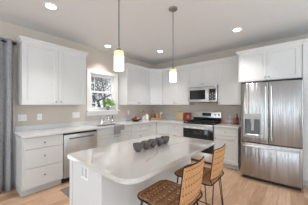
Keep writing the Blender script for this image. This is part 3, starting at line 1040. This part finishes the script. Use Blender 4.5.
def rrect(x0, x1, y0, y1, r, n=8):
    p = []
    for cx, cy, a0, rr in ((x1 - r[1], y0 + r[1], -90, r[1]), (x1 - r[2], y1 - r[2], 0, r[2]), (x0 + r[3], y1 - r[3], 90, r[3]), (x0 + r[0], y0 + r[0], 180, r[0])):
        for k in range(n + 1):
            a = R(a0 + 90 * k / n)
            p.append((cx + rr * math.cos(a), cy + rr * math.sin(a)))
    return p
top = bmesh.new()
tmp = MB()
tmp.prism(rrect(IX0, IX1, IY0, IY1, (.10, .04, .03, .03)), CT0, CT)
bmesh.ops.bevel(tmp.bm, geom=[e_ for e_ in tmp.bm.edges if abs(e_.verts[0].co.z - e_.verts[1].co.z) < 1e-6], offset=.006, segments=2, affect='EDGES')
top.free()
# vein coordinates are in world axes, so this part keeps an origin of its own at the world origin
o = link('countertop', tmp, 'veined_quartz')
o.parent = isl
o.matrix_parent_inverse = XF[isl.name]
pl = part('outlet_plate', MB().box(bX0 - .005, bX0, 1.23, 1.345, .765, .88, .002, 1), 'white_trim', isl, True)
for yc in (1.26, 1.315):
    part('socket', MB().box(bX0 - .0075, bX0 - .0045, yc - .017, yc + .017, .785, .86, .001, 1), 'light_grey_plastic', pl, True)

# bowls on the island -------------------------------------------------------
for k, lb in enumerate(('dark stoneware cup at the left end of the row on the island', 'second dark stoneware cup from the left on the island',
                        'middle dark stoneware cup of the five on the island', 'fourth dark stoneware cup from the left on the island',
                        'dark stoneware cup at the right end of the row nearest the range')):
    c = (1.135 + .112 * k, 1.15 + .002 * (-1) ** k, CTI)
    pr = [(.018, 0), (.024, .002), (.037, .013), (.047, .034), (.0525, .056), (.0555, .072), (.0545, .074), (.051, .072), (.048, .056), (.042, .036), (.032, .016), (.018, .008), (.001, .007)]
    solo('stoneware_cup', MB().lathe(pr, c, 28), 'stoneware', lb, 'cup', c, 'row of dark cups on the island')

# bar stools ----------------------------------------------------------------
def stool(cx, label):
    cy = .745
    t = thing('bar_stool', label, 'bar stool', (cx, cy, 0), 0, 'rattan stools at the island')
    hw, y0, y1, z = .195, -.205, .205, .65
    ring = [(p[0], p[1], z) for p in rrect(-hw, hw, y0, y1, (.05, .05, .075, .075), 6)]
    part('seat_frame', MB().tube(ring, .006, 10, True), 'dark_metal', t)
    # woven seat: canes from front to back, bound by rows across
    st = MB()
    n = 19
    dip = lambda x, y: -.012 * (1 - (x / hw) ** 2) * (1 - (y / y1) ** 2)
    for k in range(n):
        x = -hw + .014 + (2 * hw - .028) * k / (n - 1)
        rc = .075
        ex = 0
        if abs(x) > hw - rc:
            ex = rc - math.sqrt(max(0, rc ** 2 - (abs(x) - hw + rc) ** 2))
        pts = [(x, y0 + .012 + (y1 - ex - .008 - y0 - .012) * i / 20, 0) for i in range(21)]
        pts = [(p[0], p[1], z + .006 + dip(p[0], p[1]) + .003 * math.sin(k * math.pi + p[1] * 50)) for p in pts]
        st.tube(pts, .0066, 7)
    part('seat', st, 'rattan_seat', t)
    bd = MB()
    for y in (y0 + .05, y0 + .13, y0 + .21, y0 + .29, y1 - .05):
        pts = [(-hw + .03 + (2 * hw - .06) * i / 40, y, 0) for i in range(41)]
        bd.tube([(p[0], p[1], z + .010 + dip(p[0], p[1]) + .006 * math.sin(i * math.pi / 2)) for i, p in enumerate(pts)], .006, 6)
    part('seat_weave', bd, 'rattan_dark', t)
    # backrest: gently curved woven panel
    bw = .165
    zb0, zb1 = .69, .965
    def bp(u, v, o=0):      # u across -1..1, v up 0..1
        return Vector((u * (bw - .006 * v), -.182 - .035 * v - .022 * (1 - u * u) + o, zb0 + (zb1 - zb0) * v))
    fr = []
    k = 8
    outline = [(-1, i / k) for i in range(k)] + [(-1 + 2 * i / k, 1) for i in range(k)] + [(1, 1 - i / k) for i in range(k)] + [(1 - 2 * i / k, 0) for i in range(k)]
    part('back_frame', MB().tube([bp(u, v) for u, v in outline], .0042, 9, True), 'dark_metal', t)
    pn = MB()
    m_ = 22
    for k in range(m_):
        u = -.955 + 1.91 * k / (m_ - 1)
        pn.tube([bp(u, .015 + .97 * i / 16, .0025 * math.sin(k * math.pi + i * 1.1)) for i in range(17)], .0079, 7)
    part('backrest', pn, 'rattan', t)
    rb = MB()
    for r_, v in enumerate((.10, .30, .50, .70, .90)):
        rb.tube([bp(-.97 + 1.94 * i / 44, v, .0085 * math.sin(i * math.pi / 2 + r_ * 1.6)) for i in range(45)], .0048, 6)
    part('back_weave', rb, 'rattan_dark', t)
    # uprights joining seat and back
    for s_ in (-1, 1):
        part('upright', MB().tube([(s_ * (hw - .03), y0, z), bp(s_, 0), bp(s_, .06)], .0042, 9), 'dark_metal', t)
    # hairpin legs
    for sx_ in (-1, 1):
        for sy_ in (-1, 1):
            f = Vector((sx_ * .225, sy_ * .205, .008))
            a = Vector((sx_ * (hw - .02), sy_ * .14, z - .004))
            b = Vector((sx_ * (hw - .10), sy_ * .19, z - .004))
            lg = MB().tube([a, a.lerp(f, .97), f + Vector((0, 0, -.001)), b.lerp(f, .97), b], .0048, 8)
            part('leg', lg, 'dark_metal', t)
    fz = .23
    q = lambda sx_, sy_: Vector((sx_ * .213, sy_ * .187, fz))
    part('foot_rail', MB().tube([q(-1, -1), q(1, -1), q(1, 1), q(-1, 1)], .006, 8, True), 'dark_metal', t)
    return t
stool(1.085, 'woven rattan bar stool nearest the camera at the island')
stool(1.625, 'woven rattan bar stool farther along, nearer the refrigerator')

# lights --------------------------------------------------------------------
def downlight(x, y, label):
    t = thing('recessed_light', label, 'ceiling light', (x, y, CZ), 0, 'recessed ceiling lights')
    part('trim_ring', MB().lathe([(.062, 0), (.092, -.001), (.092, -.005), (.085, -.009), (.066, -.010), (.062, -.004)], (0, 0, 0), 28), 'white_trim', t)
    part('lens', MB().lathe([(.064, -.0105), (.063, -.0125), (.001, -.0135)], (0, 0, 0), 28), 'lens_glow', t)
    l = bpy.data.lights.new('downlight_bulb', 'AREA')
    l.shape = 'DISK'
    l.size = .12
    l.energy = 7.0
    l.spread = R(92)
    l.color = (1.0, .97, .95)
    o = bpy.data.objects.new('downlight_bulb', l)
    COL.objects.link(o)
    o.parent = t
    o.location = (0, 0, -.02)
downlight(.827, 2.554, 'round recessed light in the ceiling near the left wall cabinet')
downlight(2.24, 3.27, 'round recessed light in the ceiling above the sink window')
downlight(3.31, 2.56, 'round recessed light in the ceiling near the corner cabinet')
downlight(3.256, .754, 'round recessed light in the ceiling in front of the refrigerator')

def pendant(x, y, zb, hh, label):
    t = thing('pendant_light', label, 'pendant light', (x, y, CZ), 0, 'glass pendants over the island')
    zt = zb + hh
    part('canopy', MB().lathe([(.001, 0), (.062, 0), (.062, -.012), (.05, -.024), (.012, -.03), (.001, -.03)], (x, y, CZ), 28), 'nickel', t, True)
    part('rod', MB().cyl((x, y, zt + .03), (x, y, CZ - .028), .0055, seg=10), 'lamp_cord', t, True)
    part('socket_cap', MB().lathe([(.026, 0), (.026, .012), (.016, .028), (.009, .036)], (x, y, zt), 18), 'nickel', t, True)
    sh = part('shade', MB().lathe([(.001, hh), (.044, hh), (.048, hh - .006), (.048, hh * .74 + .001), (.001, hh * .74 + .001)], (x, y, zb), 28), 'shade_amber', t, True, 'amber tinted glass top of the shade')
    part('diffuser', MB().lathe([(.001, hh * .74), (.048, hh * .74), (.048, .004), (.044, 0), (.001, 0)], (x, y, zb), 28), 'shade_glow', sh, True, 'glowing white glass')
    l = bpy.data.lights.new('pendant_bulb', 'POINT')
    l.energy = 3.0
    l.color = (1.0, .85, .66)
    l.shadow_soft_size = .05
    o = bpy.data.objects.new('pendant_bulb', l)
    COL.objects.link(o)
    o.parent = t
    o.location = (0, 0, zb - .07 - CZ)
pendant(1.017, 1.30, 1.708, .188, 'white glass pendant lamp over the near end of the island')
pendant(1.965, 1.29, 1.696, .178, 'white glass pendant lamp over the far end of the island')

# curtain -------------------------------------------------------------------
rod = thing('curtain_rod', 'black curtain rod above the patio door', 'curtain rod', (-.4, WY - .20, 2.36))
part('rod', MB().cyl((-1.5, WY - .20, 2.36), (.575, WY - .20, 2.36), .013, seg=14), 'black_plastic', rod, True)
part('finial', MB().lathe([(.012, 0), (.026, .006), (.026, .035), (.02, .04), (.001, .04)], (0, 0, 0), 16, 'Y').rot(Matrix.Translation((.57, WY - .20, 2.36)) @ Matrix.Rotation(R(90), 4, 'Z')), 'black_plastic', rod, True)
part('bracket', MB().box(.44, .455, WY - .21, WY, 2.352, 2.37).box(.435, .46, WY - .008, WY, 2.32, 2.40), 'black_plastic', rod, True)
def curtain(x0, x1, y, amp, nf, ph, m, label, seed):
    mb = MB()
    nx, nz = nf * 14, 14
    V = []
    zt, zb = 2.41, .015
    for i in range(nx + 1):
        u = i / nx
        col = []
        for j in range(nz + 1):
            v = j / nz
            z = zt + (zb - zt) * v
            a = amp * (.55 + .45 * v)
            x = x0 + (x1 - x0) * u + .008 * math.sin(u * 9 + v * 3)
            yy = y + a * math.sin(u * nf * 2 * math.pi + ph + .25 * math.sin(v * 4)) + .25 * a * math.sin(u * nf * 4.6 * math.pi + seed)
            col.append(mb.bm.verts.new((x, yy, z)))
        V.append(col)
    for i in range(nx):
        for j in range(nz):
            mb.bm.faces.new((V[i][j], V[i + 1][j], V[i + 1][j + 1], V[i][j + 1]))
    o = solo('curtain', mb, m, label, 'curtain', ((x0 + x1) / 2, y, 0))
    md = o.modifiers.new('cloth', 'SOLIDIFY')
    md.thickness = .004
    return o
curtain(.0, .585, WY - .20, .05, 5, 2.2, 'curtain_pattern', 'grey patterned curtain hanging to the floor at the left', 1)

# wall plates ---------------------------------------------------------------
def plate_left(x0, x1, z0, z1, kind, label):
    t = thing('wall_plate', label, 'wall plate', ((x0 + x1) / 2, WY, z0), 0, 'plates on the backsplash wall')
    p = part('plate', MB().box(x0, x1, WY - .006, WY, z0, z1, .002, 1), 'white_trim', t, True)
    n = max(1, round((x1 - x0) / .06))
    for k in range(n):
        xc = x0 + (x1 - x0) * (k + .5) / n
        part('switch' if kind == 's' else 'socket', MB().box(xc - .016, xc + .016, WY - .009, WY - .0055, z0 + .025, z1 - .025, .001, 1), 'white_ceramic', t, True)
plate_left(.665, .785, 1.085, 1.20, 's', 'white double switch plate on the wall beside the curtain')
plate_left(.945, 1.02, 1.085, 1.20, 'o', 'white outlet plate under the left wall cabinet')
plate_left(1.585, 1.74, 1.09, 1.205, 's', 'wide white switch plate beside the window')
plate_left(3.14, 3.21, 1.09, 1.20, 'o', 'white outlet plate behind the fruit bowl')

# plant on the sill ---------------------------------------------------------
px, py, pz = 2.45, WY - .045, WZ0
pp = thing('potted_plant', 'leafy green plant in a grey pot on the window sill', 'plant', (px, py, pz))
part('pot', MB().lathe([(.032, 0), (.034, .003), (.043, .10), (.045, .104), (.039, .104), (.037, .09), (.001, .088)], (px, py, pz), 20), 'pot_grey', pp, True)
lf = MB()
rnd = random.Random(4)
for k in range(230):
    a = rnd.uniform(0, 6.283)
    el = rnd.uniform(.15, 1.5)
    rr = rnd.uniform(.12, .22)
    c0 = Vector((px, py, pz + .09))
    d = Vector((math.cos(a) * math.cos(el), math.sin(a) * math.cos(el) * .42, math.sin(el) * .8))
    e_ = c0 + d * rr * Vector((1, 1, 1)).length / 1.5
    e_.z = max(e_.z, pz + .10)
    wv = d.cross(Vector((0, 0, 1)))
    wv = (wv.normalized() if wv.length > .01 else Vector((1, 0, 0))) * .02
    tip = e_ + d * .035 + Vector((0, 0, -.01))
    if tip.y > WY - .003:
        tip.y = WY - .003
    lf.faces([c0.lerp(e_, .15), e_.lerp(c0, .25), e_ + wv, tip, e_ - wv, e_ + Vector((0, 0, .006))], [[0, 1, 5], [1, 2, 5], [2, 3, 5], [3, 4, 5], [4, 1, 5]])
part('foliage', lf, 'leaf_green', pp, True)

# counter-top decor ---------------------------------------------------------
# fruit bowl
c = (3.13, 3.27, CTI)
solo('fruit_bowl', MB().lathe([(.055, 0), (.06, .004), (.10, .022), (.135, .062), (.138, .068), (.132, .068), (.095, .03), (.05, .012), (.001, .011)], c, 32), 'black_plastic', 'black fruit bowl on the counter near the window cabinet', 'bowl', c)
def fruit(name, m, dx, dy, dz, r, label, sc=(1, 1, .92)):
    cc = (c[0] + dx, c[1] + dy, c[2] + dz)
    t = thing(name, label, 'fruit', cc, 0, 'fruit in the black bowl')
    part('flesh', MB().ball(cc, r, sc), m, t, True)
    part('stem', MB().tube([(cc[0], cc[1], cc[2] + r * sc[2] - .004), (cc[0] + .004, cc[1], cc[2] + r * sc[2] + .014)], .002, 6), 'wood_brown', t, True)
fruit('apple', 'apple_red', -.045, -.03, .062, .037, 'dark red apple at the left front of the black bowl')
fruit('pear', 'pear_yellow', .045, -.035, .062, .037, 'yellow fruit at the right front of the black bowl')
fruit('peach', 'peach', .055, .045, .062, .036, 'orange-red peach at the right back of the black bowl')
fruit('apple', 'apple_red', -.03, .05, .062, .036, 'red apple at the left back of the black bowl')
fruit('apple', 'apple_red', .003, .003, .112, .036, 'red apple on top of the heap in the black bowl')

# white crocks
c1 = (3.53, 3.36, CTI)
k1 = thing('utensil_crock', 'white crock holding wooden utensils in front of the corner', 'crock', c1)
part('jar', MB().lathe([(.045, 0), (.048, .004), (.048, .125), (.050, .13), (.044, .13), (.042, .02), (.001, .018)], c1, 24), 'white_ceramic', k1, True)
for dx, dy, dz, sz, m, lb in ((-.028, .008, .27, .026, 'wood_tan', 'wooden spoon leaning left in the white crock'), (.006, .018, .29, .030, 'wood_brown', 'brown wooden spatula at the middle of the white crock'),
                              (.028, -.008, .26, .024, 'wood_tan', 'wooden spoon leaning right in the white crock')):
    b0 = Vector((c1[0] + dx * .3, c1[1] + dy * .3, CTI + .025))
    b1 = Vector((c1[0] + dx * 1.1, c1[1] + dy * 1.1, CTI + dz - .06))
    t = thing('wooden_utensil', lb, 'utensil', tuple(b0), 0, 'utensils in the white crock')
    part('handle', MB().tube([b0, b1], .0055, 8), m, t, True)
    part('head', MB().ball((b1.x + dx * .1, b1.y, b1.z + .035), .034, (sz / .034 * .9, .22, 1.2), 12), m, t, True)
c2 = (3.645, 3.325, CTI)
k2 = thing('canister', 'white ceramic canister with lid beside the utensil crock', 'canister', c2)
part('jar', MB().lathe([(.05, 0), (.053, .004), (.053, .13), (.048, .138), (.001, .138)], c2, 24), 'white_ceramic', k2, True)
part('lid', MB().lathe([(.05, .1385), (.051, .15), (.03, .158), (.012, .16), (.014, .178), (.006, .184), (.001, .184)], c2, 24), 'white_ceramic', k2, True)

# wooden tray in the corner
tc = Vector((3.93, 3.17, CTI))
Mt = Matrix.Translation(tc) @ Matrix.Rotation(R(-45), 4, 'Z')
tr = thing('wooden_tray', 'shallow wooden tray in the corner of the counter', 'tray', tuple(tc), R(-45))
tm = MB().grid_slab([-.19, -.178, .178, .19], [-.11, -.098, .098, .11], lambda i, j: not (i == 1 and j == 1), .0, .07)
tm.box(-.179, .179, -.099, .099, 0, .012)
part('box', tm, 'wood_tan', tr)
def bottle(lx, ly, r, h, m, name, cat, label, cap='black_plastic', z=.0125):
    p = Mt @ Vector((lx, ly, z))
    t = thing(name, label, cat, tuple(p), 0)
    part('bottle', MB().lathe([(r * .95, 0), (r, .004), (r, h * .6), (r * .42, h * .74), (r * .36, h * .92)], (0, 0, 0), 20), m, t)
    part('cap', MB().lathe([(r * .42, h * .92), (r * .42, h), (.001, h)], (0, 0, 0), 16), cap, t)
bottle(-.10, .04, .036, .27, 'amber_glass', 'oil_bottle', 'bottle', 'tall amber oil bottle standing at the left of the tray', 'wood_brown')
bottle(.02, .05, .032, .22, 'pear_yellow', 'oil_bottle', 'bottle', 'shorter yellow bottle at the middle of the wooden tray', 'wood_tan')
bottle(-.06, -.05, .034, .13, 'wine_glass_red', 'sauce_jar', 'jar', 'small dark jar at the front of the wooden tray', 'black_plastic')
p = Mt @ Vector((.11, .03, .0125))
vs = thing('flower_vase', 'small pale vase of blossoms at the right of the tray', 'vase', tuple(p))
part('vase', MB().lathe([(.026, 0), (.032, .01), (.034, .06), (.02, .09), (.024, .11), (.018, .11), (.001, .1)], (0, 0, 0), 18), 'light_grey_plastic', vs)
bl = MB()
rnd = random.Random(9)
for k in range(12):
    e_ = Vector((rnd.uniform(-.05, .05), rnd.uniform(-.04, .03), rnd.uniform(.15, .21)))
    bl.tube([(0, 0, .10), e_], .0015, 5).ball(e_, .011, seg=8)
part('blossoms', bl, 'paper', vs)

# cutting board and cook book by the range
def lean(name, label, cat, y0, y1, h, th, xfoot, m, ang=12):
    t = thing(name, label, cat, (xfoot, (y0 + y1) / 2, CTI))
    mb = MB().box(-th, 0, (y0 - y1) / 2, (y1 - y0) / 2, 0, h, .004, 2)
    mb.rot(Matrix.Translation((0, 0, th * math.sin(R(ang)))) @ Matrix.Rotation(R(ang), 4, 'Y'))
    return t, mb
t, mb = lean('cutting_board', 'pale wooden cutting board leaning on the wall left of the range', 'cutting board', 2.42, 2.66, .235, .022, 4.235, 'wood_pale', 10)
part('board', mb, 'wood_pale', t)
hd_ = MB().tube([(.0, -.045, .232), (.004, -.04, .262), (.005, 0, .272), (.004, .04, .262), (.0, .045, .232)], .009, 8)
hd_.rot(Matrix.Rotation(R(10), 4, 'Y') @ Matrix.Translation((-.011, 0, 0)))
part('handle', hd_, 'wood_pale', t)
t, mb = lean('cookbook', 'brown cookbook leaning between the cutting board and red book', 'book', 2.352, 2.416, .21, .03, 4.22, 'book_brown', 10)
part('cover', mb, 'book_brown', t)
part('pages', MB().box(-.026, -.004, -.028, .0325, .006, .2085).rot(Matrix.Translation((0, 0, .005)) @ Matrix.Rotation(R(10), 4, 'Y')), 'paper', t)
t, mb = lean('cookbook', 'red cookbook leaning on the wall nearest the range', 'book', 2.185, 2.348, .225, .028, 4.215, 'book_red', 10)
part('cover', mb, 'book_red', t)
part('picture', MB().box(-.0295, -.0275, -.055, .03, .06, .15).rot(Matrix.Translation((0, 0, .005)) @ Matrix.Rotation(R(10), 4, 'Y')), 'peach', t)

# right-hand counter decor
p = (4.12, 1.255, CTI)
t = thing('spice_jar', 'small amber spice jar right beside the range', 'jar', p)
part('jar', MB().lathe([(.024, 0), (.026, .003), (.026, .06), (.02, .068), (.001, .068)], p, 18), 'peach', t, True)
part('lid', MB().lathe([(.023, .0685), (.023, .088), (.001, .088)], p, 18), 'wood_tan', t, True)
p = (4.13, 1.11, CTI)
t = thing('serving_stand', 'white two-tier serving stand on the short counter', 'stand', p)
part('column', MB().lathe([(.06, 0), (.055, .008), (.012, .018), (.010, .20), (.016, .215), (.001, .225)], p, 20), 'white_ceramic', t, True)
part('plate', MB().lathe([(.011, .05), (.09, .055), (.098, .07), (.094, .07), (.085, .06), (.011, .058)], p, 28), 'white_ceramic', t, True)
part('plate', MB().lathe([(.011, .15), (.06, .155), (.068, .168), (.064, .168), (.056, .16), (.011, .158)], p, 28), 'white_ceramic', t, True)
p = (4.12, .955, CTI)
t = thing('wine_bottle', 'dark red bottle on the short counter beside the refrigerator', 'bottle', p)
part('bottle', MB().lathe([(.034, 0), (.036, .004), (.036, .13), (.014, .175), (.013, .225)], p, 20), 'wine_glass_red', t, True)
part('label', MB().lathe([(.0365, .04), (.0368, .042), (.0368, .10), (.0365, .102)], p, 20), 'book_red', t, True)
part('cap', MB().lathe([(.015, .2255), (.015, .25), (.001, .25)], p, 14), 'black_plastic', t, True)
p = (4.04, 1.005, CTI)
t = thing('pepper_mill', 'wooden pepper mill in front of the dark bottle', 'pepper mill', p)
part('body', MB().lathe([(.024, 0), (.026, .004), (.022, .05), (.016, .075), (.019, .10), (.019, .105)], p, 18), 'wood_brown', t, True)
part('cap', MB().lathe([(.019, .1055), (.021, .12), (.014, .138), (.005, .142), (.006, .152), (.001, .154)], p, 18), 'wood_brown', t, True)

# floor mat -----------------------------------------------------------------
solo('floor_mat', MB().box(1.05, 2.55, 2.22, 2.84, .0, .01, .004, 1), 'mat_grey', 'grey-brown floor mat in front of the dishwasher and sink', 'floor mat', (1.8, 2.53, 0))
